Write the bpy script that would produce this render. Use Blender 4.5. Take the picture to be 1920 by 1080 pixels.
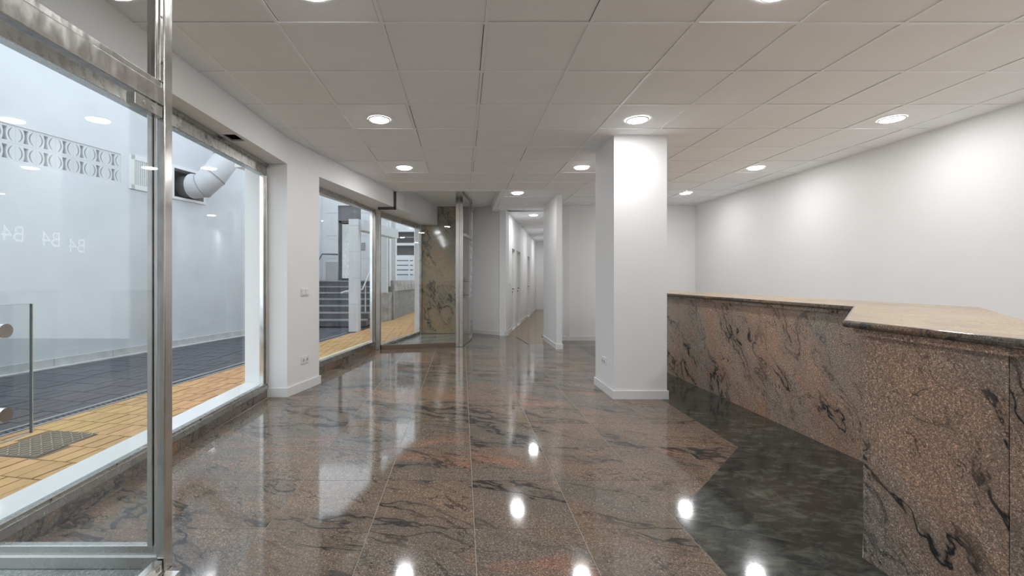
import bpy, math, random
from mathutils import Vector, Matrix

random.seed(7)
scene = bpy.context.scene
for o in list(bpy.data.objects):
    bpy.data.objects.remove(o, do_unlink=True)
C = scene.collection

# ------------------------------------------------------------------ camera
EYE = 1.23            # camera height
CEIL = 2.697          # underside of the ceiling grid
FPX, PX, PY = 835.0, 866.0, 523.0
cam_data = bpy.data.cameras.new('camera')
cam_data.sensor_width = 36.0
cam_data.lens = 36.0 * FPX / 1920.0
cam_data.shift_x = (960.0 - PX) / 1920.0
cam_data.shift_y = (PY - 540.0) / 1920.0
cam_data.clip_start = 0.02
cam_data.clip_end = 200
cam = bpy.data.objects.new('camera', cam_data)
cam.location = (0, 0, EYE)
cam.rotation_euler = (math.radians(90), 0, 0)
C.objects.link(cam)
scene.camera = cam

# ------------------------------------------------------------------ world: even overcast sky
world = bpy.data.worlds.new('overcast_sky')
scene.world = world
world.use_nodes = True
wn = world.node_tree.nodes
wbg = wn.get('Background') or wn.new('ShaderNodeBackground')
wbg.inputs['Color'].default_value = (0.80, 0.90, 1.0, 1)
wbg.inputs['Strength'].default_value = 2.3

LAMP_STRENGTH = 142.0
scene.view_settings.view_transform = 'Standard'
scene.view_settings.look = 'None'
scene.view_settings.gamma = 1.0
scene.view_settings.exposure = 0.13
scene.view_settings.use_curve_mapping = False

# ------------------------------------------------------------------ materials
class NT:
    def __init__(s, name):
        s.m = bpy.data.materials.new(name)
        s.m.use_nodes = True
        s.t = s.m.node_tree
        s.t.nodes.clear()
        s.out = s.t.nodes.new('ShaderNodeOutputMaterial')
    def n(s, typ, **kw):
        nd = s.t.nodes.new('ShaderNode' + typ)
        for k, v in kw.items():
            if k.startswith('in_'):
                key = k[3:]
                key = int(key) if key.isdigit() else key.replace('_', ' ')
                nd.inputs[key].default_value = v
            else:
                setattr(nd, k, v)
        return nd
    def l(s, a, b):
        s.t.links.new(a, b)
    def math(s, op, a, b=None, clamp=False):
        nd = s.n('Math', operation=op, use_clamp=clamp)
        for i, v in enumerate((a, b)):
            if v is None: continue
            if isinstance(v, (int, float)): nd.inputs[i].default_value = v
            else: s.l(v, nd.inputs[i])
        return nd.outputs[0]
    def mix(s, f, a, b, blend='MIX'):
        nd = s.n('Mix', data_type='RGBA', blend_type=blend)
        for i, v in ((0, f), (6, a), (7, b)):
            if isinstance(v, (int, float)): nd.inputs[i].default_value = v
            elif isinstance(v, tuple): nd.inputs[i].default_value = v if len(v) == 4 else v + (1,)
            else: s.l(v, nd.inputs[i])
        return nd.outputs[2]
    def ramp(s, fac, stops, interp='LINEAR'):
        nd = s.n('ValToRGB')
        cr = nd.color_ramp
        cr.interpolation = interp
        while len(cr.elements) < len(stops): cr.elements.new(0.5)
        for e, (p, c) in zip(cr.elements, stops):
            e.position = p
            e.color = (c, c, c, 1) if isinstance(c, (int, float)) else tuple(c) + (1,)
        s.l(fac, nd.inputs[0])
        return nd.outputs[0]
    def noise(s, vec, scale, detail=2.0, rough=0.5, dist=0.0):
        nd = s.n('TexNoise')
        nd.inputs['Scale'].default_value = scale
        nd.inputs['Detail'].default_value = detail
        nd.inputs['Roughness'].default_value = rough
        nd.inputs['Distortion'].default_value = dist
        if vec is not None: s.l(vec, nd.inputs['Vector'])
        return nd
    def pos(s, jitter=0.0):
        g = s.n('NewGeometry')
        if not jitter: return g.outputs['Position']
        oi = s.n('ObjectInfo')
        v = s.n('Vector' + 'Math', operation='SCALE')
        cx = s.n('CombineXYZ')
        s.l(oi.outputs['Random'], cx.inputs[0])
        s.l(s.math('FRACT', s.math('MULTIPLY', oi.outputs['Random'], 17.3)), cx.inputs[1])
        s.l(s.math('FRACT', s.math('MULTIPLY', oi.outputs['Random'], 41.7)), cx.inputs[2])
        s.l(cx.outputs[0], v.inputs[0]); v.inputs['Scale'].default_value = jitter
        a = s.n('VectorMath', operation='ADD')
        s.l(g.outputs['Position'], a.inputs[0]); s.l(v.outputs[0], a.inputs[1])
        return a.outputs[0]
    def principled(s, color, rough=0.5, metal=0.0, spec=0.5, bump=None, bump_strength=0.2, bump_dist=0.01):
        p = s.n('BsdfPrincipled')
        for key, v in (('Base Color', color), ('Roughness', rough)):
            if isinstance(v, (int, float)): p.inputs[key].default_value = v
            elif isinstance(v, tuple): p.inputs[key].default_value = v if len(v) == 4 else v + (1,)
            else: s.l(v, p.inputs[key])
        p.inputs['Metallic'].default_value = metal
        p.inputs['Specular IOR Level'].default_value = spec
        if bump is not None:
            b = s.n('Bump')
            b.inputs['Strength'].default_value = bump_strength
            b.inputs['Distance'].default_value = bump_dist
            s.l(bump, b.inputs['Height'])
            s.l(b.outputs[0], p.inputs['Normal'])
        s.l(p.outputs[0], s.out.inputs[0])
        return p

def plain(name, col, rough=0.6, metal=0.0, spec=0.5, var=0.06, scale=6.0, bump=0.0, bscale=60.0):
    t = NT(name)
    p = t.pos()
    nz = t.noise(p, scale, 4, 0.6)
    lo = tuple(max(0, c * (1 - var)) for c in col); hi = tuple(min(1, c * (1 + var)) for c in col)
    c = t.ramp(nz.outputs[0], [(0.3, lo), (0.7, hi)])
    b = t.noise(p, bscale, 3, 0.6).outputs[0] if bump else None
    t.principled(c, rough, metal, spec, b, bump, 0.01)
    return t.m

def granite(name, rot, base=(0.205, 0.143, 0.098), grey=(0.160, 0.138, 0.113), pink=(0.36, 0.175, 0.110),
            vein=(0.020, 0.022, 0.024), jitter=0.35, rough=0.05, spec=0.75, vein_amt=1.0, fleck=1.0, stretch=3.0, scale=1.0, vw=1.0):
    """polished brown granite with dark wavy veins, grey and pink drifts and pale flecks"""
    t = NT(name)
    p = t.pos(jitter)
    wz = t.noise(p, 1.1 * scale, 3, 0.5)
    sub = t.n('VectorMath', operation='SUBTRACT'); t.l(wz.outputs['Color'], sub.inputs[0]); sub.inputs[1].default_value = (0.5, 0.5, 0.5)
    sc = t.n('VectorMath', operation='SCALE'); t.l(sub.outputs[0], sc.inputs[0]); sc.inputs['Scale'].default_value = 0.5
    ad = t.n('VectorMath', operation='ADD'); t.l(p, ad.inputs[0]); t.l(sc.outputs[0], ad.inputs[1])
    mp = t.n('Mapping', vector_type='TEXTURE')
    mp.inputs['Rotation'].default_value = rot
    mp.inputs['Scale'].default_value = (stretch, 1.0, 1.0)
    t.l(ad.outputs[0], mp.inputs[0])
    v = mp.outputs[0]
    n1 = t.noise(v, 2.4 * scale, 5, 0.58, 0.25).outputs[0]
    d1 = t.math('ABSOLUTE', t.math('SUBTRACT', n1, 0.5))
    n2 = t.noise(v, 5.0 * scale, 4, 0.6, 0.3).outputs[0]
    d2 = t.math('ABSOLUTE', t.math('SUBTRACT', n2, 0.5))
    mask = t.noise(v, 1.5 * scale, 2, 0.5).outputs[0]
    mk = t.ramp(mask, [(0.42, 0.0), (0.56, 1.0)])
    mk2 = t.ramp(t.noise(p, 2.0 * scale, 2, 0.5).outputs[0], [(0.41, 0.0), (0.56, 1.0)])
    ve1 = t.math('MULTIPLY', t.ramp(d1, [(0.0, 1.0), (0.007 * vw, 0.9), (0.020 * vw, 0.0)]), mk)
    ve2 = t.math('MULTIPLY', t.ramp(d2, [(0.0, 0.85), (0.015 * vw, 0.0)]), mk2)
    halo = t.math('MULTIPLY', t.ramp(d1, [(0.0, 0.55), (0.10, 0.0)]), mk)
    drift = t.noise(v, 1.3 * scale, 4, 0.55).outputs[0]
    c = t.mix(t.ramp(drift, [(0.40, 0.0), (0.60, 1.0)]), grey, base)
    pk = t.noise(v, 1.9 * scale, 3, 0.6, 0.4).outputs[0]
    c = t.mix(t.ramp(pk, [(0.58, 0.0), (0.72, 0.6)]), c, pink)
    # flecks
    vo = t.n('TexVoronoi', feature='F1'); vo.inputs['Scale'].default_value = 270.0
    t.l(p, vo.inputs['Vector'])
    sp = t.n('SeparateColor'); t.l(vo.outputs['Color'], sp.inputs[0])
    fl = t.ramp(sp.outputs[0], [(0.0, 0.5), (0.28, 0.8), (0.55, 1.0), (0.80, 1.25), (0.90, 1.7), (1.0, 2.4)])
    n3 = t.noise(p, 90, 3, 0.7).outputs[0]
    fl2 = t.ramp(n3, [(0.35, 0.72), (0.65, 1.25)])
    if fleck < 1.0:
        fl = t.mix(fleck, (1, 1, 1), fl)
    c = t.mix(1.0, c, fl, 'MULTIPLY')
    c = t.mix(1.0, c, fl2, 'MULTIPLY')
    c = t.mix(halo, c, tuple(x * 0.55 for x in grey))
    vv = t.math('MULTIPLY', t.math('MAXIMUM', ve1, ve2), vein_amt)
    c = t.mix(vv, c, vein)
    rn = t.ramp(t.noise(p, 3.0, 4, 0.6).outputs[0], [(0.3, rough), (0.75, rough * 1.9)])
    t.principled(c, rn, 0.0, spec)
    return t.m

def steel(name, col=(0.72, 0.71, 0.68), rough=0.2, grime=0.25):
    t = NT(name)
    p = t.pos()
    mp = t.n('Mapping'); mp.inputs['Scale'].default_value = (6, 6, 3); t.l(p, mp.inputs[0])
    st = t.noise(mp.outputs[0], 4, 4, 0.6).outputs[0]
    bl = t.noise(p, 5, 3, 0.6).outputs[0]
    c = t.mix(t.ramp(bl, [(0.35, 0.0), (0.75, grime)]), col, tuple(x * 0.55 for x in col))
    r = t.ramp(st, [(0.3, rough * 0.75), (0.7, rough * 1.35)])
    t.principled(c, r, 1.0, 0.5)
    return t.m

def glass(name, tint=(0.990, 0.996, 0.993), refl=0.04):
    t = NT(name)
    lw = t.n('LayerWeight'); lw.inputs['Blend'].default_value = 0.5
    f = t.math('ADD', t.math('MULTIPLY', t.math('POWER', lw.outputs['Facing'], 5.0), 0.9), refl, clamp=True)
    tr = t.n('BsdfTransparent'); tr.inputs['Color'].default_value = tint + (1,)
    gl = t.n('BsdfGlossy'); gl.inputs['Roughness'].default_value = 0.0
    mx = t.n('MixShader')
    t.l(f, mx.inputs[0]); t.l(tr.outputs[0], mx.inputs[1]); t.l(gl.outputs[0], mx.inputs[2])
    t.l(mx.outputs[0], t.out.inputs[0])
    return t.m

def emitter(name, col, strength):
    t = NT(name)
    e = t.n('Emission'); e.inputs[0].default_value = col + (1,); e.inputs[1].default_value = strength
    t.l(e.outputs[0], t.out.inputs[0])
    return t.m

def brick_mat(name, cols, rough=0.75, noise_scale=9.0):
    t = NT(name)
    oi = t.n('ObjectInfo')
    p = t.pos()
    big = t.noise(p, 0.55, 3, 0.5).outputs[0]
    nz = t.noise(p, noise_scale, 4, 0.65).outputs[0]
    c = t.mix(t.ramp(big, [(0.35, 0.0), (0.65, 1.0)]), cols[0], cols[1])
    val = t.math('MULTIPLY', t.math('ADD', t.math('MULTIPLY', oi.outputs['Random'], 0.16), 0.92), t.math('ADD', t.math('MULTIPLY', nz, 0.5), 0.75))
    cc = t.n('CombineColor'); 
    for i in range(3): t.l(val, cc.inputs[i])
    c = t.mix(1.0, c, cc.outputs[0], 'MULTIPLY')
    t.principled(c, rough, 0, 0.35, t.noise(p, 180, 2, 0.6).outputs[0], 0.15, 0.004)
    return t.m

MAT = {}
MAT['wall'] = plain('white_wall_paint', (0.85, 0.85, 0.845), 0.55, var=0.012, scale=2.0, bump=0.03, bscale=90)
MAT['ceil'] = plain('ceiling_tile_white', (0.925, 0.935, 0.945), 0.9, spec=0.2, var=0.015, scale=3, bump=0.04, bscale=160)
MAT['grid'] = plain('ceiling_grid_white', (0.93, 0.94, 0.95), 0.4, var=0.01)
MAT['trim'] = plain('white_lacquer', (0.80, 0.80, 0.79), 0.35, var=0.01)
MAT['plastic'] = plain('white_plastic', (0.80, 0.79, 0.77), 0.35, var=0.01)
MAT['dark'] = plain('dark_void', (0.03, 0.03, 0.032), 0.8, var=0.1)
MAT['darkmetal'] = plain('dark_bronze_metal', (0.075, 0.075, 0.08), 0.4, metal=0.3)
MAT['gap_shade'] = plain('tile_gap_shade', (0.10, 0.10, 0.10), 0.9)  # dark base colour paints the shadow lines between ceiling tiles and bars
MAT['grout'] = plain('pale_grout', (0.42, 0.38, 0.33), 0.7, var=0.15, scale=20)
MAT['floor'] = granite('floor_granite', (0, 0, math.radians(-20)), stretch=3.6, scale=1.15, vw=0.95)
MAT['counter'] = granite('counter_granite', (0, math.radians(52), math.radians(-90)), stretch=3.2, scale=1.35, vw=0.8, rough=0.12, spec=0.4, jitter=0.5, base=(0.40, 0.265, 0.185), grey=(0.29, 0.250, 0.215))
MAT['slab'] = granite('countertop_granite', (0, 0, math.radians(80)), base=(0.60, 0.37, 0.14), grey=(0.55, 0.36, 0.15), pink=(0.62, 0.36, 0.12),
                      vein=(0.19, 0.14, 0.09), jitter=0.0, rough=0.12, spec=0.5, vein_amt=0.6, fleck=0.25)
MAT['slabedge'] = granite('countertop_edge_granite', (0, 0, 0), base=(0.16, 0.10, 0.055), grey=(0.10, 0.085, 0.07), pink=(0.36, 0.17, 0.05), jitter=0.0, rough=0.12, scale=2)
MAT['clad'] = granite('vestibule_granite', (0, math.radians(55), 0), base=(0.40, 0.29, 0.175), grey=(0.28, 0.26, 0.19), pink=(0.46, 0.31, 0.16),
                      vein=(0.05, 0.05, 0.04), fleck=0.5, rough=0.06, stretch=2.5, scale=1.6)
MAT['greyfloor'] = granite('vestibule_floor_granite', (0, 0, 0.4), base=(0.30, 0.32, 0.29), grey=(0.23, 0.25, 0.24), pink=(0.33, 0.33, 0.29), vein=(0.1, 0.11, 0.1), fleck=0.6)

def dark_granite():
    t = NT('dark_floor_granite')
    p = t.pos(4.0)
    mp = t.n('Mapping'); mp.inputs['Rotation'].default_value = (0, 0, 0.5); mp.inputs['Scale'].default_value = (1, 1.8, 1); t.l(p, mp.inputs[0])
    a = t.noise(mp.outputs[0], 9, 6, 0.68, 0.5).outputs[0]
    b = t.noise(mp.outputs[0], 2.2, 3, 0.5).outputs[0]
    c = t.ramp(a, [(0.30, (0.018, 0.019, 0.017)), (0.48, (0.055, 0.058, 0.049)), (0.64, (0.13, 0.135, 0.112)), (0.8, (0.19, 0.19, 0.165))])
    c = t.mix(t.ramp(b, [(0.35, 0.0), (0.7, 0.55)]), c, (0.016, 0.017, 0.015))
    t.principled(c, 0.09, 0, 0.5)
    return t.m
MAT['darkgranite'] = dark_granite()

def wood():
    t = NT('corridor_oak_laminate')
    p = t.pos(3.0)
    mp = t.n('Mapping'); mp.inputs['Rotation'].default_value = (0, 0, math.radians(13.5)); mp.inputs['Scale'].default_value = (1.2, 14, 1); t.l(p, mp.inputs[0])
    g = t.noise(mp.outputs[0], 3, 5, 0.65, 0.6).outputs[0]
    c = t.ramp(g, [(0.25, (0.16, 0.105, 0.055)), (0.55, (0.27, 0.185, 0.10)), (0.8, (0.33, 0.235, 0.135))])
    t.principled(c, 0.12, 0, 0.4)
    return t.m
MAT['wood'] = wood()
MAT['bouncefloor'] = plain('pale_bounce_floor', (0.62, 0.58, 0.52), 0.3, var=0.04)  # unseen floor behind the counter, made pale to bounce light onto the ceiling
MAT['steel'] = steel('brushed_stainless_steel')
MAT['steel_dark'] = steel('dull_grey_aluminium', (0.52, 0.52, 0.50), 0.28, 0.2)
MAT['glass'] = glass('clear_shop_glass')
MAT['glassedge'] = plain('polished_glass_edge', (0.52, 0.58, 0.57), 0.2)
MAT['lamp'] = emitter('led_diffuser', (0.985, 0.985, 1.0), LAMP_STRENGTH)
MAT['street_white'] = plain('street_white_render', (0.64, 0.655, 0.675), 0.8, spec=0.2, var=0.05, scale=1.6, bump=0.25, bscale=14)
MAT['stone_white'] = plain('white_marble_cladding', (0.66, 0.665, 0.67), 0.5, var=0.05, scale=2)
MAT['concrete'] = plain('weathered_concrete', (0.36, 0.36, 0.355), 0.85, var=0.35, scale=5, bump=0.4, bscale=12)
MAT['plinth_conc'] = plain('pale_kerb_concrete', (0.52, 0.52, 0.51), 0.8, var=0.15, scale=7)
MAT['blocks'] = plain('screen_block_concrete', (0.60, 0.605, 0.61), 0.8, var=0.05, scale=6)
MAT['step'] = plain('dark_slate_step', (0.075, 0.078, 0.088), 0.5, var=0.3, scale=5)
MAT['nosing'] = plain('grey_step_nosing', (0.30, 0.305, 0.32), 0.5, var=0.1)
MAT['yellow'] = brick_mat('yellow_paver', [(0.58, 0.37, 0.145), (0.56, 0.30, 0.15)])
MAT['darkpaver'] = brick_mat('dark_grey_paver', [(0.095, 0.10, 0.115), (0.07, 0.073, 0.085)], 0.55)
MAT['sand'] = plain('paver_joint_sand', (0.20, 0.15, 0.09), 0.9, var=0.2)
MAT['asphalt'] = plain('dark_paver_joint', (0.035, 0.036, 0.04), 0.9, var=0.2)
MAT['iron'] = plain('cast_iron_cover', (0.16, 0.13, 0.095), 0.6, metal=0.2, var=0.3, scale=20)
MAT['duct'] = plain('galvanised_duct_paint', (0.60, 0.61, 0.62), 0.45, var=0.04)
def sign_reflection():  # pale see-through film standing in for a sign reflected in the glass
    t = NT('painted_sign_reflection')
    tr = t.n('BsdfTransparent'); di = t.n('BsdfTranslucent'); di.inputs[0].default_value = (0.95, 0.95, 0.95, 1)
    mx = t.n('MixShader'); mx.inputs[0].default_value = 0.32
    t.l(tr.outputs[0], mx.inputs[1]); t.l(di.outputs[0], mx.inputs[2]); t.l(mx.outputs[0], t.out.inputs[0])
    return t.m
MAT['sign_reflection'] = sign_reflection()

# ------------------------------------------------------------------ mesh helpers
class MB:
    def __init__(s): s.v = []; s.f = []; s.sm = []
    def add(s, vs, fs, smooth=False):
        b = len(s.v); s.v += [tuple(v) for v in vs]
        for f in fs: s.f.append([b + i for i in f]); s.sm.append(smooth)
        return s
    def prism(s, poly, z0, z1):
        a = sum(poly[i][0] * poly[(i + 1) % len(poly)][1] - poly[(i + 1) % len(poly)][0] * poly[i][1] for i in range(len(poly)))
        if a < 0: poly = poly[::-1]
        n = len(poly)
        vs = [(x, y, z0) for x, y in poly] + [(x, y, z1) for x, y in poly]
        fs = [list(range(n))[::-1], list(range(n, 2 * n))] + [[i, (i + 1) % n, n + (i + 1) % n, n + i] for i in range(n)]
        return s.add(vs, fs)
    def box(s, x0, x1, y0, y1, z0, z1):
        return s.prism([(x0, y0), (x1, y0), (x1, y1), (x0, y1)], z0, z1)
    def obox(s, p0, p1, a, b, z0, z1, e0=0.0, e1=0.0):
        """box along the plan line p0->p1, lateral offsets a..b (positive = left of travel)"""
        d = Vector((p1[0] - p0[0], p1[1] - p0[1])); L = d.length; d /= L
        n = Vector((-d.y, d.x)); q0 = Vector(p0[:2]) - d * e0; q1 = Vector(p1[:2]) + d * e1
        return s.prism([tuple(q0 + n * a), tuple(q1 + n * a), tuple(q1 + n * b), tuple(q0 + n * b)], z0, z1)
    def tube(s, pts, r, n=12, caps=True, smooth=True):
        pts = [Vector(p) for p in pts]; rings = []
        rs = r if isinstance(r, (list, tuple)) else [r] * len(pts)
        up = None
        for i, p in enumerate(pts):
            if i == 0: t = (pts[1] - p)
            elif i == len(pts) - 1: t = (p - pts[i - 1])
            else: t = (pts[i + 1] - p).normalized() + (p - pts[i - 1]).normalized()
            t.normalize()
            if up is None:
                up = Vector((0, 0, 1)) if abs(t.z) < 0.9 else Vector((1, 0, 0))
            x = t.cross(up).normalized(); y = x.cross(t).normalized(); up = y
            k = 1.0
            if 0 < i < len(pts) - 1:
                ca = (pts[i + 1] - p).normalized().dot((p - pts[i - 1]).normalized())
                k = 1.0
            rings.append([p + (x * math.cos(2 * math.pi * j / n) + y * math.sin(2 * math.pi * j / n)) * rs[i] * k for j in range(n)])
        vs = [v for rg in rings for v in rg]; fs = []
        for i in range(len(rings) - 1):
            for j in range(n):
                fs.append([i * n + j, i * n + (j + 1) % n, (i + 1) * n + (j + 1) % n, (i + 1) * n + j])
        s.add(vs, fs, smooth)
        if caps:
            s.add(rings[0], [list(range(n))[::-1]]); s.add(rings[-1], [list(range(n))])
        return s
    def mesh(s, name, mat):
        me = bpy.data.meshes.new(name)
        me.from_pydata(s.v, [], s.f)
        for p, k in zip(me.polygons, s.sm): p.use_smooth = k
        for m in (mat if isinstance(mat, (list, tuple)) else [mat]): me.materials.append(m)
        me.update()
        return me
    def build(s, name, mat, parent=None, bevel=0.0, **props):
        o = bpy.data.objects.new(name, s.mesh(name, mat)); C.objects.link(o)
        if parent is not None: o.parent = parent; o.matrix_parent_inverse = parent.matrix_world.inverted() if False else Matrix.Translation(-Vector(parent.location))
        if bevel:
            m = o.modifiers.new('bevel', 'BEVEL'); m.width = bevel; m.segments = 2; m.limit_method = 'ANGLE'; m.angle_limit = math.radians(40)
        for k, v in props.items(): o[k] = v
        return o

def tag(o, label, cat, group=None, kind=None):
    o['label'] = label; o['category'] = cat
    if group: o['group'] = group
    if kind: o['kind'] = kind
    return o
def empty(name, loc, label, cat, group=None, kind=None):
    o = bpy.data.objects.new(name, None); C.objects.link(o); o.location = loc; o.empty_display_size = 0.1
    return tag(o, label, cat, group, kind)

def clip_half(poly, a, b, c):
    out = []
    for i in range(len(poly)):
        p, q = poly[i], poly[(i + 1) % len(poly)]
        fp, fq = a * p[0] + b * p[1] + c, a * q[0] + b * q[1] + c
        if fp >= 0: out.append(p)
        if (fp > 0 and fq < 0) or (fp < 0 and fq > 0):
            t = fp / (fp - fq); out.append((p[0] + (q[0] - p[0]) * t, p[1] + (q[1] - p[1]) * t))
    return out
def area(poly):
    return 0.5 * sum(poly[i][0] * poly[(i + 1) % len(poly)][1] - poly[(i + 1) % len(poly)][0] * poly[i][1] for i in range(len(poly)))
def clip_convex(poly, region):
    if area(region) < 0: region = region[::-1]
    for i in range(len(region)):
        p, q = region[i], region[(i + 1) % len(region)]
        a, b = -(q[1] - p[1]), (q[0] - p[0])
        poly = clip_half(poly, a, b, -(a * p[0] + b * p[1]))
        if len(poly) < 3: return []
    return poly
def wall_holes(mb, p0, p1, a, b, z0, z1, holes):
    """oriented wall box minus rectangular holes (s0,s1,h0,h1) measured along the wall"""
    d = Vector((p1[0] - p0[0], p1[1] - p0[1])); L = d.length; d /= L
    ss = sorted({0.0, L} | {h[0] for h in holes} | {h[1] for h in holes})
    for s0, s1 in zip(ss[:-1], ss[1:]):
        blk = sorted([(h[2], h[3]) for h in holes if h[0] <= s0 + 1e-6 and h[1] >= s1 - 1e-6])
        z = z0
        for h0, h1 in blk + [(z1, z1)]:
            if h0 - z > 1e-5:
                q0 = (p0[0] + d.x * s0, p0[1] + d.y * s0); q1 = (p0[0] + d.x * s1, p0[1] + d.y * s1)
                mb.obox(q0, q1, a, b, z, h0)
            z = max(z, h1)
    return mb

# ------------------------------------------------------------------ plan
XR, YB, YF = 4.65, 8.87, -2.6               # right wall, back wall, wall behind the camera
D2 = 0.2444                                  # the second direction of the house (x per y)
def w2(y, off=0.0):                          # inner face of the second left wall
    return (-1.82 + D2 * (y - 4.64) + off, y)
N2 = Vector((-1, D2)).normalized()           # outward normal of that wall
def cor(y): return (0.95 + 0.247 * (y - 9.6), y)   # corridor left wall
A = (-1.50, 7.76); B = (-0.05, 8.10)         # far vestibule posts
DOORX = -1.27                                # near glass door plane

# ------------------------------------------------------------------ floor
fl = MB()
for poly, top in (([(-1.30, YF), (XR, YF), (XR, 8.42), (-1.30, 8.42)], -0.0015), ([(1.75, 8.42), (XR, 8.42), (XR, 8.87), (1.75, 8.87)], -0.0015),
             ([(-2.03, 1.90), (-1.30, 1.90), (-1.30, 7.9), (-1.55, 7.9), (-2.03, 5.2)], -0.0015),
             ([(-1.30, 8.42), (1.75, 8.42), (1.75, 10.6), (-0.6, 10.6)], -0.013), ([(1.0, 10.6), (2.6, 10.6), (4.4, 17.8), (2.5, 17.8)], -0.013), ([(1.75, 8.87), (2.2, 8.87), (2.6, 10.6), (1.75, 10.6)], -0.013)):
    fl.prism(poly, -0.08, top)
floor = fl.build('floor', MAT['grout'], kind='structure')
tag(floor, 'polished brown veined granite tile floor of the shop', 'floor', kind='structure')

G = 0.0016                                   # half joint
R_floor = [
    [(-1.245, YF), (1.10, YF), (1.10, 1.90), (-1.245, 1.90)],
    [(-2.02, 1.90), (1.10, 1.90), (1.10, 2.30), (-2.02, 2.30)],
    [(-2.02, 2.30), (1.10, 2.30), (2.02, 3.26), (-2.02, 3.26)],
    [(-2.02, 3.26), (2.02, 3.26), (2.10, 8.15), (-1.40, 8.15), (-2.0, 5.1)],
    [(-1.45, 8.15), (1.66, 8.15), (1.66, 8.42), (-0.05, 8.42), (-0.1, 8.15)],
    [(1.75, 8.15), (XR, 8.15), (XR, YB), (1.75, YB)],
]
R_floor[4] = [(-0.1, 8.15), (1.75, 8.15), (1.75, 8.42), (0.0, 8.42)]
fx0, fdx, fy0, fdy = 0.062, 0.515, 2.19, 0.531
i0, i1 = -5, 10
for i in range(i0, i1):
    for j in range(-10, 14):
        sq = [(fx0 + i * fdx + G, fy0 + j * fdy + G), (fx0 + (i + 1) * fdx - G, fy0 + j * fdy + G),
              (fx0 + (i + 1) * fdx - G, fy0 + (j + 1) * fdy - G), (fx0 + i * fdx + G, fy0 + (j + 1) * fdy - G)]
        mb = MB(); ar = 0
        for R in R_floor:
            c = clip_convex(sq, R)
            if len(c) >= 3 and abs(area(c)) > 2e-4:
                mb.prism(c, -0.012, 0.0); ar += abs(area(c))
        if ar > 1e-3: mb.build('floor_tile', MAT['floor'], floor)

def inset(poly, g):
    if area(poly) < 0: poly = poly[::-1]
    out = poly
    for i in range(len(poly)):
        p, q = poly[i], poly[(i + 1) % len(poly)]
        a, b = -(q[1] - p[1]), (q[0] - p[0]); L = math.hypot(a, b)
        out = clip_half(out, a / L, b / L, -(a * p[0] + b * p[1]) / L - g)
    return out
dark = [
    [(1.10, YF), (1.77, YF), (1.77, -0.3), (1.10, -0.3)],
    [(1.10, -0.3), (1.77, -0.3), (1.77, 1.967), (1.10, 2.30)],
    [(1.10, 2.30), (1.77, 1.967), (2.70, 2.972), (2.02, 3.26)],
    [(2.02, 3.26), (2.70, 2.972), (2.70, 4.43), (2.04, 4.43)],
    [(2.04, 4.43), (2.70, 4.43), (2.70, 5.75), (2.06, 5.75)],
    [(2.06, 5.75), (2.70, 5.75), (2.70, 7.0), (2.08, 7.0)],
    [(2.08, 7.0), (2.70, 7.0), (2.70, 8.15), (2.10, 8.15)],
]
for poly in dark:
    MB().prism(inset(poly, G), -0.012, 0.0).build('dark_border_slab', MAT['darkgranite'], floor, label='near-black granite border slab along the counter')
for y0, y1 in ((YF, -0.4), (-0.4, 1.7), (1.7, 3.8), (3.8, 6.0), (6.0, 8.15)):
    for x0, x1 in ((1.77, 2.7), (2.7, 3.7), (3.7, XR)):
        if x0 < 2 and y0 > 1.0: continue
        yy1 = y1
        MB().prism(inset([(x0, y0), (x1, y0), (x1, yy1), (x0, yy1)], G), -0.012, 0.0).build('unseen_floor_slab', MAT['bouncefloor'] if x0 > 2 else MAT['darkgranite'], floor)  # out of view; the pale ones are added for bounced light

# rotated floor beyond the entrance: grey strips by the glass door, oak planks in the corridor
Rg = [(0.03, 8.42 + G), (1.245, 8.42 + G), (1.17, 9.30), (0.95, 9.60), (0.24, 10.15)]
Rw = [[(1.25, 8.42 + G), (1.655, 8.42 + G), (1.655, YB), (2.05, YB), (1.95, 9.60), (0.96, 9.60), (1.175, 9.30)],
      [(0.95, 9.60), (2.20, 9.60), (2.20 + 0.247 * 8.0, 17.6), (0.95 + 0.247 * 8.0, 17.6)]]
Rw0 = [(1.25, 8.43), (1.655, 8.43), (1.69, 9.30), (1.175, 9.30)]; Rw1 = [(1.175, 9.30), (1.69, 9.30), (1.70, 9.60), (0.96, 9.60)]
dirp = Vector((1, -D2)).normalized(); nrm = Vector((D2, 1)).normalized()
wst = 0.185
for k in range(44, 103):
    d0, d1 = k * wst + 0.006, (k + 1) * wst - 0.006
    strip = []
    for (tt, dd) in ((-6, d0), (6, d0), (6, d1), (-6, d1)):
        v = dirp * tt + nrm * dd; strip.append((v.x, v.y))
    c = clip_convex(strip, Rg)
    if len(c) >= 3 and abs(area(c)) > 1e-3: MB().prism(c, -0.012, 0.0).build('floor_strip', MAT['floor'], floor)
    mb = MB(); ar = 0
    for R in (Rw0, Rw1, Rw[1]):
        c = clip_convex([(p[0], p[1]) for p in strip], R)
        if len(c) >= 3 and abs(area(c)) > 1e-3: mb.prism(c, -0.012, 0.0); ar += 1
    if ar: mb.build('floor_plank', MAT['wood'], floor)
MB().prism([(0.0, 8.425), (1.72, 8.425), (2.1, 9.6), (0.2, 10.2)], -0.012, -0.006).build('joint_bed', MAT['dark'], floor)
MB().prism([(0.95, 9.60), (2.20, 9.60), (4.18, 17.6), (2.93, 17.6)], -0.012, -0.006).build('joint_bed', MAT['dark'], floor)
MB().obox((1.245, 8.43), (1.16, 9.40), -0.012, 0.012, -0.01, 0.004).build('threshold_strip', MAT['darkmetal'], floor)

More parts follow.
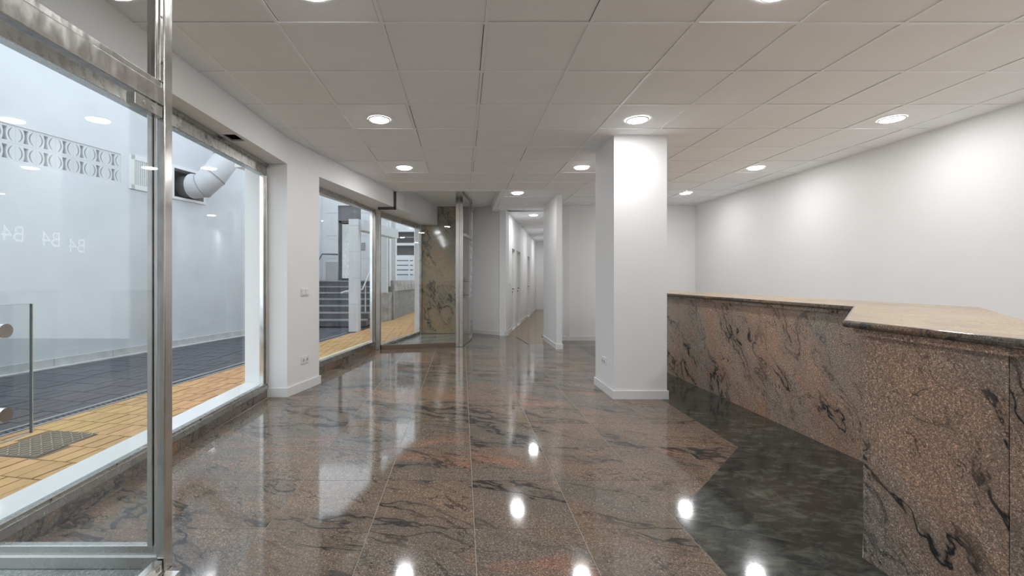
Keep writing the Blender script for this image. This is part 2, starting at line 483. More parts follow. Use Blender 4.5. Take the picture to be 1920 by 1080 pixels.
# ------------------------------------------------------------------ ceiling
cb = MB()
cb.box(-2.3, XR + 0.15, YF - 0.15, 7.42, 2.725, 2.90)
cb.box(0.656, XR + 0.15, 7.42, 9.0, 2.725, 2.90)
cb.prism([(0.656, 9.0), (2.1, 9.0), (4.4, 17.8), (2.4, 17.8), (0.656, 10.4)], 2.725, 2.90)
ceiling = cb.build('ceiling', MAT['gap_shade'])
tag(ceiling, 'white suspended tile ceiling with visible grid', 'ceiling', kind='structure')
sc2 = MB().box(-1.4, 0.638, 7.425, 10.7, 2.84, 2.92)                # smooth ceiling by the far door
sc2.box(-1.12, 0.638, 7.405, 7.42, 2.69, 2.92).box(0.64, 0.655, 7.405, 9.78, 2.69, 2.92)
tag(sc2.build('ceiling_vestibule', MAT['wall']), 'smooth white raised ceiling beside the far glass door', 'ceiling', kind='structure')
CX0, CDX, CY0, CDY = 0.14, 0.6, 2.556, 0.6
R_ceil = [
    [(-1.88, 1.0), (-1.90, YF), (XR, YF), (XR, 7.42), (-1.137, 7.42), (-1.82, 4.64)],
    [(0.65, 7.42), (XR, 7.42), (XR, YB), (0.65, YB)],
    [(0.65, YB), (2.05, YB), (2.19, 9.6), (0.65, 9.75)],
    [(0.95, 9.6), (2.19, 9.6), (4.17, 17.6), (2.93, 17.6)],
]
R_ceil[0] = [(-1.90, YF), (XR, YF), (XR, 7.42), (-1.137, 7.42), (-1.82, 4.64), (-1.90, 1.9)]
BARW = 0.010
lights = {}
for i in range(-5, 9):
    for j in range(-10, 26):
        g_ = [0.0102 + random.choice((0.0005, 0.001, 0.002, 0.0045)) for _ in range(4)]
        xa, xb, ya, yb = CX0 + i * CDX + g_[0], CX0 + (i + 1) * CDX - g_[1], CY0 + j * CDY + g_[2], CY0 + (j + 1) * CDY - g_[3]
        sq = [(xa, ya), (xb, ya), (xb, yb), (xa, yb)]
        mb = MB(); ar = 0
        dz = random.uniform(-0.001, 0.001)
        for R in R_ceil:
            c = clip_convex(sq, R)
            if len(c) >= 3 and abs(area(c)) > 2e-4: mb.prism(c, 2.701 + dz, 2.716); ar += abs(area(c))
        if ar > 1e-3: mb.build('ceiling_tile', MAT['ceil'], ceiling)
for i in range(-4, 9):
    x = CX0 + i * CDX; mb = MB(); ok = False
    for R in R_ceil:
        c = clip_convex([(x - BARW, YF), (x + BARW, YF), (x + BARW, 18), (x - BARW, 18)], R)
        if len(c) >= 3 and abs(area(c)) > 1e-4: mb.prism(c, CEIL - 0.002, 2.7035); ok = True
    if ok: mb.build('grid_bar', MAT['grid'], ceiling)
for j in range(-9, 26):
    y = CY0 + j * CDY; mb = MB(); ok = False
    for R in R_ceil:
        c = clip_convex([(-3, y - BARW), (5, y - BARW), (5, y + BARW), (-3, y + BARW)], R)
        if len(c) >= 3 and abs(area(c)) > 1e-4: mb.prism(c, CEIL - 0.0015, 2.7035); ok = True
    if ok: mb.build('grid_bar', MAT['grid'], ceiling)

# ------------------------------------------------------------------ walls
def swall(name, mb, label, mat='wall', cat='wall', bevel=0.0):
    o = mb.build(name, MAT[mat], None, bevel); return tag(o, label, cat, kind='structure')
swall('wall_right', MB().box(XR, XR + 0.15, YF - 0.15, 9.02, -0.05, 2.80), 'long plain white wall behind the granite counter')
swall('wall_front', MB().box(-2.3, XR, YF - 0.15, YF, -0.05, 2.80), 'plain white wall at the front end of the room')
swall('wall_back', MB().box(1.755, XR, YB, YB + 0.15, -0.05, 2.80), 'white end wall behind the column')
swall('wall_partition', MB().box(1.655, 1.755, 7.80, YB + 0.15, -0.05, 2.705), 'short white partition stub beside the corridor mouth')
swall('wall_entrance', MB().obox((0.22, 10.15), (0.95, 9.60), 0.0, 0.12, -0.05, 2.86, 0.3, 0.0).obox((0.20, 9.10), (0.22, 10.2), 0.0, 0.05, -0.05, 2.86),
      'angled white wall facing the room beside the far glass door')
# corridor
p0, p1 = cor(9.6), cor(17.6)
SL = math.hypot(1, 0.247)
ops = [(10.57, 11.24, 1.96), (11.50, 12.33, 1.96), (14.25, 15.10, 1.96)]
mb = MB(); wall_holes(mb, p0, p1, 0.0, 0.14, -0.05, 2.80, [((a - 9.6) * SL, (b - 9.6) * SL, 0.0, h) for a, b, h in ops])
swall('wall_corridor_left', mb, 'white corridor wall with three recessed doors')
swall('wall_corridor_right', MB().obox((2.02, YB), (2.20 + 0.247 * 8.0, 17.6), -0.12, 0.0, -0.05, 2.80), 'white right-hand wall of the corridor')
swall('wall_corridor_end', MB().box(2.6, 4.6, 17.6, 17.75, -0.05, 2.80), 'white wall closing the far end of the corridor')
for n, (a, b, h) in enumerate(ops):
    q0, q1 = cor(a), cor(b)
    d = empty('door_%d' % (n + 3), (q0[0], q0[1], 0), ['recessed white corridor door nearest the room', 'white corridor door with a dark lever handle', 'white door farthest down the corridor'][n], 'door', kind='structure')
    MB().obox(q0, q1, 0.075, 0.115, 0.01, h - 0.03, -0.03, -0.03).build('door_leaf', MAT['trim'], d)
    f = MB(); f.obox(q0, q1, 0.06, 0.135, 0.0, h, 0, 0)
    fr = MB()
    L = math.hypot(q1[0] - q0[0], q1[1] - q0[1]); ux, uy = (q1[0] - q0[0]) / L, (q1[1] - q0[1]) / L
    for s0, s1 in ((0, 0.03), (L - 0.03, L)):
        fr.obox((q0[0] + ux * s0, q0[1] + uy * s0), (q0[0] + ux * s1, q0[1] + uy * s1), 0.06, 0.135, 0, h - 0.03)
    fr.obox(q0, q1, 0.06, 0.135, h - 0.03, h)
    fr.build('door_frame', MAT['trim'], d)
    hb = MB(); s = L - 0.10; nx, ny = uy, -ux      # toward the corridor
    bx, by = q0[0] + ux * s, q0[1] + uy * s
    bx -= nx * 0.075; by -= ny * 0.075
    hb.tube([(bx, by, 0.98), (bx + nx * 0.05, by + ny * 0.05, 0.98), (bx + nx * 0.055 - ux * 0.11, by + ny * 0.055 - uy * 0.11, 0.98)], 0.010, 8)
    hb.tube([(bx, by, 0.90), (bx + nx * 0.012, by + ny * 0.012, 0.90)], 0.02, 10)
    hb.build('door_handle', MAT['darkmetal'], d)

# column
col = swall('column', MB().box(1.557, 2.10, 4.56, 5.19, -0.05, 2.705), 'square white structural column in front of the counter', cat='column')
BH, BT = 0.088, 0.014
def base(name, mb, label): return tag(mb.build(name, MAT['trim'], None, 0.002), label, 'baseboard', kind='structure')
base('baseboard_column', MB().box(1.557 - BT, 2.10 + BT, 4.56 - BT, 4.56, 0, BH).box(1.557 - BT, 1.557, 4.56, 5.19, 0, BH).box(2.10, 2.10 + BT, 4.56, 5.19, 0, BH).box(1.557 - BT, 2.10 + BT, 5.19, 5.19 + BT, 0, BH), 'white skirting board around the square column')
base('baseboard_partition', MB().box(1.655 - BT, 1.755 + BT, 7.80 - BT, 7.80, 0, BH).box(1.655 - BT, 1.655, 7.80, YB + 0.15, 0, BH).box(1.755, 1.755 + BT, 7.80, YB, 0, BH), 'white skirting board around the partition stub')
base('baseboard_back', MB().box(1.755 + BT, XR, YB - BT, YB, 0, BH), 'white skirting board along the end wall behind the column')
base('baseboard_entrance', MB().obox((0.26, 10.12), (0.95, 9.60), -BT, 0.0, 0, BH, 0, 0.01), 'white skirting board on the angled wall by the far glass door')
bm_ = MB(); prev = 9.6
for a, b, h in ops + [(17.6, 17.6, 0)]:
    if a - prev > 0.02: bm_.obox(cor(prev), cor(a), -BT, 0.0, 0, BH)
    prev = b
base('baseboard_corridor', bm_.box(2.95, 4.15, 17.6 - BT, 17.6, 0, BH), 'white skirting board along the corridor')
base('baseboard_right', MB().box(XR - BT, XR, YF, YB - BT, 0, BH), 'white skirting board of the long wall behind the counter')

# left wall: column between the shop windows, lintels, facade
lw = MB()
colpoly = [(-2.27, 4.66), (-1.82, 4.64), (-1.676, 5.23), (-2.24, 5.37)]
lw.prism(colpoly, -0.05, 2.71)
lw.obox((-1.90, 1.90), (-1.82, 4.64), 0.0, 0.02, 2.4455, 2.72)                     # hollow lintel: face board
hx0, hx1, hy0, hy1 = -2.005, -1.885, 3.70, 3.88                                   # duct cut-out in its underside
def lf(y): return -1.90 + 0.0292 * (y - 1.90) - 0.0005
for poly in ([(-2.12, 1.90), (lf(1.9), 1.90), (lf(hy0), hy0), (-2.12, hy0)], [(-2.12, hy0), (hx0, hy0), (hx0, hy1), (-2.12, hy1)],
             [(hx1, hy0), (lf(hy0), hy0), (lf(hy1), hy1), (hx1, hy1)], [(-2.12, hy1), (lf(hy1), hy1), (lf(4.64), 4.638), (-2.12, 4.638)]):
    lw.prism(poly, 2.43, 2.445)
lw.box(-2.27, -2.1205, YF - 0.15, 4.66, 2.43, 4.2)                                  # facade beam over window and recess
lw.box(-2.27, -2.05, YF - 0.15, 0.80, -0.05, 2.43)                                # facade pier behind the camera
q = [w2(4.64), w2(9.87)]
o65 = N2 * 0.62
lw.prism([q[0], q[1], (q[1][0] + o65.x, q[1][1] + o65.y), (q[0][0] + o65.x - 0.02, q[0][1] + o65.y)], 2.43, 2.90)
lw.prism([(q[0][0] + o65.x * 0.5, q[0][1]), (q[1][0] + o65.x * 0.5, q[1][1]), (q[1][0] + o65.x, q[1][1] + o65.y), (q[0][0] + o65.x - 0.02, q[0][1] + o65.y)], 2.90, 4.2)
e0 = w2(10.05); e1 = w2(20.0); o60 = N2 * 0.60
lw.prism([e0, e1, (e1[0] + o60.x, e1[1] + o60.y), (e0[0] + o60.x, e0[1] + o60.y)], -0.05, 4.2)
wl = lw.build('wall_left', MAT['wall'], None)
tag(wl, 'white street-side wall with pier and lintels between the shop windows', 'wall', kind='structure')
MB().box(-2.11, -1.91, 3.45, 4.15, 2.66, 2.69).build('duct_cavity_lining', MAT['dark'], wl)
MB().box(hx0 + 0.02, hx1 - 0.05, hy0 + 0.02, hy0 + 0.05, 2.45, 2.50).build('cut_bracket', MAT['steel_dark'], wl)
base('baseboard_left', MB().box(-2.03, -1.82 + BT, 4.64 - BT, 4.64, 0, BH + 0.008).obox((-1.82, 4.64), (-1.676, 5.23), -BT, 0.0, 0, BH + 0.008, BT, 0.02), 'white skirting board at the foot of the left-hand pier')
# dark frame round the end of the lintel
tr = MB().box(-1.40, -1.115, 7.425, 7.445, 2.385, 2.44).box(-1.135, -1.095, 7.425, 7.445, 2.385, 2.69)
tag(tr.build('trim_1', MAT['darkmetal']), 'dark metal angle trim around the end of the lintel', 'trim', kind='structure')
# soffit over the entrance recess (outdoors)
swall('ceiling_recess', MB().box(-2.12, -1.28, 0.80, 1.88, 2.70, 2.74), 'plain white soffit over the near entrance recess', cat='soffit')
rf = MB().box(-2.25, -1.30, 0.80, 1.90, -0.06, -0.006)
tag(rf.build('floor_recess', MAT['greyfloor']), 'grey granite landing outside the near glass door', 'floor', kind='structure')

# ------------------------------------------------------------------ window 1 (long shop window, street side)
WX = -2.04
w = empty('window_1', (WX, 3.3, 0), 'long steel-framed shop window onto the alley, left of the pier', 'window', kind='structure')
for ya, yb in ((1.93, 2.85), (2.852, 3.75), (3.752, 4.64)):
    MB().box(WX - 0.03, WX + 0.018, ya, yb, -0.01, 0.082).build('plinth_slab', MAT['floor'], w)
MB().box(WX - 0.045, WX + 0.022, 1.93, 4.645, 0.082, 0.130).box(WX - 0.045, WX + 0.010, 1.93, 4.645, 0.130, 0.148).build('bottom_rail', MAT['steel_dark'], w, 0.002)
MB().box(WX - 0.22, WX - 0.03, 1.90, 4.655, 0.09, 0.150).build('sill', MAT['trim'], w, 0.003)
MB().box(WX - 0.06, WX + 0.005, 1.94, 4.645, 2.302, 2.429).box(WX + 0.0055, WX + 0.022, 1.94, 4.645, 2.40, 2.4285).box(WX + 0.0055, WX + 0.012, 1.94, 4.645, 2.304, 2.316).build('head_rail', MAT['steel_dark'], w)
MB().box(WX - 0.035, WX + 0.005, 4.565, 4.60, 0.148, 2.301).box(WX - 0.03, WX + 0.022, 4.605, 4.645, 0.148, 2.299).build('jamb', MAT['steel'], w, 0.002)
pane = MB().box(WX - 0.018, WX - 0.010, 1.95, 4.58, 0.148, 2.305).build('pane', MAT['glass'], w)
sc_ = MB()
for k in range(6):
    yy = 2.2 + k * 0.42; sc_.tube([(WX + 0.010, yy, 0.139), (WX + 0.0125, yy, 0.139)], 0.006, 8)
for k in range(5):
    zz = 0.3 + k * 0.45; sc_.tube([(WX - 0.008, 4.604, zz), (WX - 0.008, 4.6035, zz)], 0.005, 8)
sc_.build('screw', MAT['darkmetal'], w)

# reflection of a sign, modelled as faint reversed letters on that window's glass
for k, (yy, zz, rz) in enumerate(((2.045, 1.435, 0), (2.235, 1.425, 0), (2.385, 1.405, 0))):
    cu = bpy.data.curves.new('reflected_lettering', 'FONT'); cu.body = 'B4'; cu.size = 0.105; cu.align_x = 'CENTER'; cu.align_y = 'CENTER'
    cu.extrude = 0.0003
    ob = bpy.data.objects.new('reflected_lettering_source', cu); C.objects.link(ob)
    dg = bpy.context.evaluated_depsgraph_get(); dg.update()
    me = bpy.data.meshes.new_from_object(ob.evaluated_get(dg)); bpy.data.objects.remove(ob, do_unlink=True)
    me.materials.clear(); me.materials.append(MAT['sign_reflection'])
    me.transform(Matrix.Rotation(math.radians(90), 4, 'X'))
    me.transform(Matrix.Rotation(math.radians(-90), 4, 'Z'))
    t_ = bpy.data.objects.new('reflected_lettering', me); C.objects.link(t_); t_.parent = w
    t_.location = (-0.0205, yy - 3.3, zz); t_['label'] = 'faint reflection of a B4 sign modelled as letters on the glass, reversed from inside'

# ------------------------------------------------------------------ near corner: return pane, post, glass door
w = empty('window_2', (-1.65, 1.92, 0), 'narrow return pane beside the near steel post', 'window', kind='structure')
MB().box(WX, -1.30, 1.895, 1.935, -0.005, 0.045).box(WX, -1.30, 1.905, 1.935, 0.045, 0.088).build('bottom_rail', MAT['steel_dark'], w, 0.002)
MB().box(WX, -1.30, 1.890, 1.936, 0.045, 0.049).build('ledge', MAT['trim'], w, 0.002)
MB().box(-1.340, -1.318, 1.895, 1.935, 0.088, 2.69).box(-1.314, -1.285, 1.90, 1.94, 0.0, 2.69).build('stile', MAT['steel'], w, 0.002)
MB().box(WX, -1.30, 1.895, 1.935, 2.64, 2.69).build('head_rail', MAT['steel'], w, 0.002)
MB().box(WX, -1.330, 1.917, 1.925, 0.088, 2.645).build('pane', MAT['glass'], w)

def standoffs(parent, y, zs, x):
    for z in zs:
        k = MB().tube([(x - 0.002, y, z), (x + 0.030, y, z)], 0.013, 20)
        k.tube([(x + 0.030, y, z), (x + 0.034, y, z)], 0.016, 20)
        k.tube([(x + 0.034, y, z), (x + 0.068, y, z)], 0.0185, 24)
        k.build('handle_knob', MAT['steel'], parent)

d = empty('door_1', (DOORX, 1.4, 0), 'near frameless glass entrance door with steel header and post', 'door', kind='structure')
MB().box(-1.281, -1.245, 1.865, 1.917, 0.0, 2.695).build('post', MAT['steel'], d, 0.004)
MB().box(-1.281, -1.245, 0.83, 0.882, 0.0, 2.695).build('post', MAT['steel'], d, 0.004)
hd = MB().box(-1.290, -1.247, 0.882, 1.865, 1.953, 2.024)
hd.box(-1.280, -1.254, 0.882, 1.865, 2.026, 2.052)
hd.build('header', MAT['steel'], d, 0.003)
MB().box(-1.272, -1.262, 0.882, 1.845, 2.052, 2.66).build('transom_pane', MAT['glass'], d)
MB().box(-1.278, -1.256, 1.826, 1.846, 2.052, 2.69).box(-1.282, -1.250, 1.846, 1.865, 2.052, 2.69).build('transom_stile', MAT['steel'], d, 0.002)
s2 = MB()
for zz in (2.13, 2.32, 2.51): s2.tube([(-1.2515, 1.855, zz), (-1.2485, 1.855, zz)], 0.006, 8)
s2.build('screw', MAT['darkmetal'], d)
MB().box(-1.278, -1.252, 0.882, 1.865, 2.66, 2.695).build('transom_head', MAT['steel'], d, 0.002)
leaf = MB().box(-1.273, -1.261, 0.90, 1.855, 0.055, 1.945).build('door_glass', MAT['glass'], d)
pf = MB().box(-1.284, -1.248, 1.70, 1.858, 1.900, 1.946).build('pivot_patch', MAT['steel'], d, 0.002)
pq = MB()
for yy in (1.752, 1.80): pq.tube([(-1.2485, yy, 1.923), (-1.2465, yy, 1.923)], 0.008, 12)
pq.build('patch_screw', MAT['steel_dark'], pf)
br = MB().box(-1.284, -1.250, 0.90, 1.858, 0.008, 0.056).build('bottom_rail', MAT['steel'], d, 0.003)
MB().tube([(-1.2505, 1.83, 0.032), (-1.2475, 1.83, 0.032)], 0.009, 12).build('rail_screw', MAT['steel_dark'], br)
MB().box(-1.243, -1.185, 1.70, 1.872, 0.0005, 0.004).build('floor_plate', MAT['steel'], d, 0.001)
hp = MB().box(-1.2475, -1.2395, 1.02, 1.285, 0.787, 1.158).build('handle_plate', MAT['glass'], d)
ed = MB().box(-1.2475, -1.2395, 1.285, 1.2875, 0.787, 1.158).box(-1.2475, -1.2395, 1.02, 1.2875, 1.158, 1.1595).box(-1.2475, -1.2395, 1.02, 1.2875, 0.7855, 0.787)
ed.build('plate_edge', MAT['glassedge'], hp)
standoffs(d, 1.165, (1.094, 0.874), -1.260)
# matching return pane on the camera side
w = empty('window_3', (-1.65, 0.85, 0), 'return pane on the near side of the entrance recess', 'window', kind='structure')
MB().box(WX, -1.281, 0.835, 0.875, 0.0, 0.088).box(WX, -1.281, 0.835, 0.875, 2.64, 2.69).build('frame', MAT['steel'], w, 0.002)
MB().box(WX, -1.281, 0.85, 0.858, 0.088, 2.645).build('pane', MAT['glass'], w)
swall('wall_left_near', MB().box(-1.32, -1.24, YF, 0.83, -0.05, 2.72), 'white inner wall on the left, near the camera')

# ------------------------------------------------------------------ second shop window (left, beyond the pier)
W2a, W2b = (-1.945, 5.40), (-1.52, 7.70)
w = empty('window_4', (-1.7, 6.5, 0), 'steel-framed shop window beyond the pier showing the street steps', 'window', kind='structure')
dv = Vector((W2b[0] - W2a[0], W2b[1] - W2a[1])); L2 = dv.length; dv /= L2
def on2(s): return (W2a[0] + dv.x * s, W2a[1] + dv.y * s)
for k in range(9):
    s0, s1 = k * L2 / 9 + 0.001, (k + 1) * L2 / 9 - 0.001
    MB().obox(on2(s0), on2(s1), -0.025, 0.03, -0.01, 0.088).build('plinth_slab', MAT['floor'], w)
MB().obox(W2a, W2b, -0.03, 0.04, 0.088, 0.155).build('bottom_rail', MAT['steel_dark'], w, 0.002)
MB().obox(W2a, W2b, 0.03, 0.10, 0.12, 0.158).build('sill', plain('cream_sill', (0.66, 0.58, 0.36), 0.5), w)
MB().obox(W2a, W2b, -0.02, 0.04, 2.375, 2.43).build('head_rail', MAT['steel_dark'], w, 0.001)
MB().obox(on2(L2 - 0.10), on2(L2 - 0.06), -0.01, 0.035, 0.155, 2.38).obox(on2(L2 - 0.055), on2(L2 - 0.005), -0.03, 0.035, 0.155, 2.38).build('jamb', MAT['steel'], w, 0.002)
sj = (6.95 - W2a[1]) / dv.y
MB().obox(on2(0.0), on2(sj - 0.002), 0.005, 0.013, 0.150, 2.385).build('pane', MAT['glass'], w)
MB().obox(on2(sj + 0.002), on2(L2 - 0.07), 0.005, 0.013, 0.150, 2.385).build('pane', MAT['glass'], w)

# ------------------------------------------------------------------ far vestibule
w = empty('window_5', (-0.8, 7.9, 0), 'tall glass screen of the far vestibule between two steel posts', 'window', kind='structure')
MB().box(A[0] - 0.02, A[0] + 0.085, A[1] - 0.05, A[1] + 0.05, 0.0, 2.43).build('post', MAT['steel'], w, 0.005)
MB().obox((A[0] + 0.09, A[1] + 0.02), (B[0] - 0.07, B[1]), -0.02, 0.03, 0.0, 0.075).build('bottom_rail', plain('bronze_rail', (0.22, 0.17, 0.13), 0.35, 0.5), w, 0.002)
def vpoly(p0, p1, prof, a, b):
    d_ = Vector((p1[0] - p0[0], p1[1] - p0[1])).normalized(); n_ = Vector((-d_.y, d_.x)); m_ = MB(); k_ = len(prof)
    vs = [(p0[0] + d_.x * q_ + n_.x * o_, p0[1] + d_.y * q_ + n_.y * o_, z) for o_ in (a, b) for q_, z in prof]
    return m_.add(vs, [list(range(k_)), list(range(k_, 2 * k_))[::-1]] + [[i, k_ + i, k_ + (i + 1) % k_, (i + 1) % k_] for i in range(k_)])
g0, g1 = (A[0] + 0.08, A[1] + 0.02), (B[0] - 0.06, B[1]); gL = math.hypot(g1[0] - g0[0], g1[1] - g0[1])
vpoly(g0, g1, [(0, 0.075), (gL, 0.075), (gL, 2.835), (0.405, 2.835), (0.405, 2.425), (0, 2.425)], 0.0, 0.010).build('pane', MAT['glass'], w)
MB().box(B[0] - 0.06, B[0] + 0.0, B[1] - 0.045, B[1] + 0.03, 0.0, 2.84).box(B[0] + 0.004, B[0] + 0.07, B[1] - 0.045, B[1] + 0.04, 0.0, 2.84).build('post', MAT['steel'], w, 0.005)

d0 = (0.025, 8.16); d1 = (0.185, 9.05)
d = empty('door_2', (0.1, 8.6, 0), 'far frameless glass door at the end of the vestibule', 'door', kind='structure')
MB().obox(d0, d1, -0.02, 0.02, 2.02, 2.075).obox(d0, d1, -0.02, 0.02, 2.80, 2.84).build('header', MAT['steel_dark'], d, 0.002)
MB().obox(d1, (d1[0] + 0.008, d1[1] + 0.045), -0.025, 0.025, 0.0, 2.84).build('jamb', MAT['steel_dark'], d, 0.002)
MB().obox(d0, d1, -0.006, 0.006, 0.03, 2.02).build('door_glass', MAT['glass'], d)
MB().obox(d0, d1, -0.006, 0.006, 2.075, 2.80).build('transom_pane', MAT['glass'], d)
MB().obox(d0, d1, -0.016, 0.016, 0.004, 0.035).build('bottom_rail', MAT['steel_dark'], d)
dd = Vector((d1[0] - d0[0], d1[1] - d0[1])).normalized(); nn = Vector((dd.y, -dd.x))
hy = (d0[0] + dd.x * 0.28, d0[1] + dd.y * 0.28)
for z in (1.19, 0.935):
    MB().tube([(hy[0] - nn.x * 0.06, hy[1] - nn.y * 0.06, z), (hy[0] + nn.x * 0.06, hy[1] + nn.y * 0.06, z)], 0.018, 16).build('handle_knob', MAT['steel'], d)
for sgn in (-1, 1):
    q0 = (hy[0] + nn.x * 0.045 * sgn - dd.x * 0.05, hy[1] + nn.y * 0.045 * sgn - dd.y * 0.05)
    q1 = (hy[0] + nn.x * 0.045 * sgn + dd.x * 0.16, hy[1] + nn.y * 0.045 * sgn + dd.y * 0.16)
    MB().obox(q0, q1, -0.004, 0.004, 0.86, 1.26).build('handle_plate', MAT['glass'], d)

# vestibule granite wall + floor
gw = MB().box(-0.92, 0.20, 9.93, 10.03, -0.05, 2.86)
gwall = gw.build('wall_vestibule', MAT['grout']); tag(gwall, 'brown-green veined granite wall inside the far vestibule', 'wall', kind='structure')
for x0, x1, z0, z1 in ((-0.905, -0.571, 0.02, 1.20), (-0.905, -0.571, 1.203, 2.43), (-0.568, 0.165, 0.02, 1.20), (-0.568, 0.165, 1.203, 2.84)):
    MB().box(x0, x1, 9.905, 9.93, z0, z1).build('granite_slab', MAT['clad'], gwall)
vf = MB().prism([(-1.42, 7.80), (-0.10, 8.12), (0.02, 8.17), (0.18, 9.05), (0.18, 9.93), (-0.90, 9.93)], -0.05, 0.012)
tag(vf.build('floor_vestibule', MAT['greyfloor']), 'grey-green polished granite floor of the far vestibule', 'floor', kind='structure')

# street window of the vestibule
W4a = (A[0] + 0.03, A[1] + 0.06); W4b = (-0.925, 9.93)
w = empty('window_6', (-1.2, 8.9, 0), 'street window of the far vestibule with deep steel head', 'window', kind='structure')
MB().obox(W4a, W4b, -0.02, 0.05, 2.33, 2.43).build('head_rail', MAT['steel_dark'], w, 0.002)
MB().obox(W4a, W4b, -0.02, 0.05, 0.0, 0.06).build('bottom_rail', MAT['steel_dark'], w, 0.002)
MB().box(W4b[0] - 0.015, W4b[0] + 0.025, 9.86, 9.91, 0.0, 2.43).build('jamb', MAT['steel_dark'], w, 0.002)
MB().obox(W4a, W4b, 0.0, 0.008, 0.06, 2.335).build('pane', MAT['glass'], w)

# ------------------------------------------------------------------ counter
ct = empty('reception_counter', (2.9, 2.5, 0), 'long angled service counter clad in veined brown granite', 'counter')
def cpanel(p, q, z1=0.985, e0=0.0, e1=0.0):
    MB().obox(p, q, -0.0, 0.025, 0.0, z1, e0, e1).build('front_panel', MAT['counter'], ct)
g = 0.0015
ys = [7.5, 6.3, 5.11, 3.95, 2.972]
for a, b in zip(ys[:-1], ys[1:]): cpanel((2.70, a - g), (2.70, b + (g if b != 2.972 else 0)))
cpanel((2.70, 2.972), (1.77, 1.964))
ys = [1.964, 1.44, 0.55, -0.4]
for a, b in zip(ys[:-1], ys[1:]): cpanel((1.77, a - (0 if a == 1.964 else g)), (1.77, b + g))
core = MB().prism([(2.735, 7.49), (2.735, 2.96), (3.31, 2.92), (3.31, 7.49)], 0.0, 0.98)
core.prism([(2.735, 2.965), (1.81, 1.96), (2.38, 1.93), (3.31, 2.92)], 0.0, 0.98)
core.prism([(1.81, 1.96), (1.81, -0.39), (2.38, -0.39), (2.38, 1.93)], 0.0, 0.98)
core.build('carcass', MAT['trim'], ct)
st = MB()
def sweep(mb, pts, o0, o1, z0, z1):
    """strip following the counter front; o0..o1 distance in front of the cladding"""
    def off(o):
        k = o * math.tan(math.radians(22.5))
        return [(2.70 - o, 7.5), (2.70 - o, 2.972 + k), (1.77 - o, 1.964 + k), (1.77 - o, -0.4)]
    a, b = off(o0), off(o1)
    for i in range(3): mb.prism([a[i], a[i + 1], b[i + 1], b[i]], z0, z1)
sweep(st, None, -0.02, 0.030, 0.985, 1.010)
st.build('under_strip', MAT['counter'], ct)
# countertop slab, rounded nose: a thing of its own
tp = empty('countertop', (2.9, 2.5, 1.012), 'tan polished granite countertop slab with dark rounded edge', 'countertop')
o = 0.055; k = o * math.tan(math.radians(22.5))
front = [(2.70 - o, 7.5), (2.70 - o, 2.972 + k), (1.77 - o, 1.964 + k), (1.77 - o, -0.4)]
back = [(3.37, 7.5), (3.37, 2.90), (2.42, 1.90), (2.42, -0.4)]
sl = MB()
for i in range(3): sl.prism([front[i], front[i + 1], back[i + 1], back[i]], 1.014, 1.046)
sl.build('slab', MAT['slab'], tp)
no = MB(); prof = []
for j in range(7):
    an = -math.pi / 2 + math.pi * j / 6
    prof.append((0.004 + 0.014 * math.cos(an), 1.030 + 0.016 * math.sin(an)))
def offp(d):
    kk = (o + d) * math.tan(math.radians(22.5))
    return [(2.70 - o - d, 7.5), (2.70 - o - d, 2.972 + kk), (1.77 - o - d, 1.964 + kk), (1.77 - o - d, -0.4)]
rows = [[(x, y, z) for x, y in offp(d - 0.004)] for d, z in prof]
vs = [v for r in rows for v in r]
fs = [[r * 4 + i, r * 4 + i + 1, (r + 1) * 4 + i + 1, (r + 1) * 4 + i] for r in range(6) for i in range(3)]
no.add(vs, fs, False)
no.build('rounded_edge', MAT['slabedge'], tp)

# ------------------------------------------------------------------ ceiling downlights
def disc_mesh():
    n = 32; ring = MB(); R0, R1 = 0.100, 0.086
    vs = []; fs = []
    for (r, z) in ((R0, 0.0), (R0, -0.006), (R1 + 0.003, -0.010), (R1, -0.006)):
        vs += [(r * math.cos(2 * math.pi * i / n), r * math.sin(2 * math.pi * i / n), z) for i in range(n)]
    for kx in range(3):
        for i in range(n): fs.append([kx * n + i, (kx + 1) * n + i, (kx + 1) * n + (i + 1) % n, kx * n + (i + 1) % n])
    ring.add(vs, fs, True)
    d = MB(); dv_ = []; df_ = []
    lv_ = ((R1, -0.004), (R1 - 0.002, -0.009), (R1 - 0.012, -0.013))
    for r, z in lv_: dv_ += [(r * math.cos(2 * math.pi * i / n), r * math.sin(2 * math.pi * i / n), z) for i in range(n)]
    for kx in range(2):
        for i in range(n): df_.append([kx * n + i, (kx + 1) * n + i, (kx + 1) * n + (i + 1) % n, kx * n + (i + 1) % n])
    df_.append(list(range(2 * n, 3 * n))[::-1])
    d.add(dv_, df_)
    return ring.mesh('trim_ring', MAT['plastic']), d.mesh('diffuser', MAT['lamp'])
RING, DISC = disc_mesh()
LZ = 2.6995
LG = 'round recessed LED downlights'
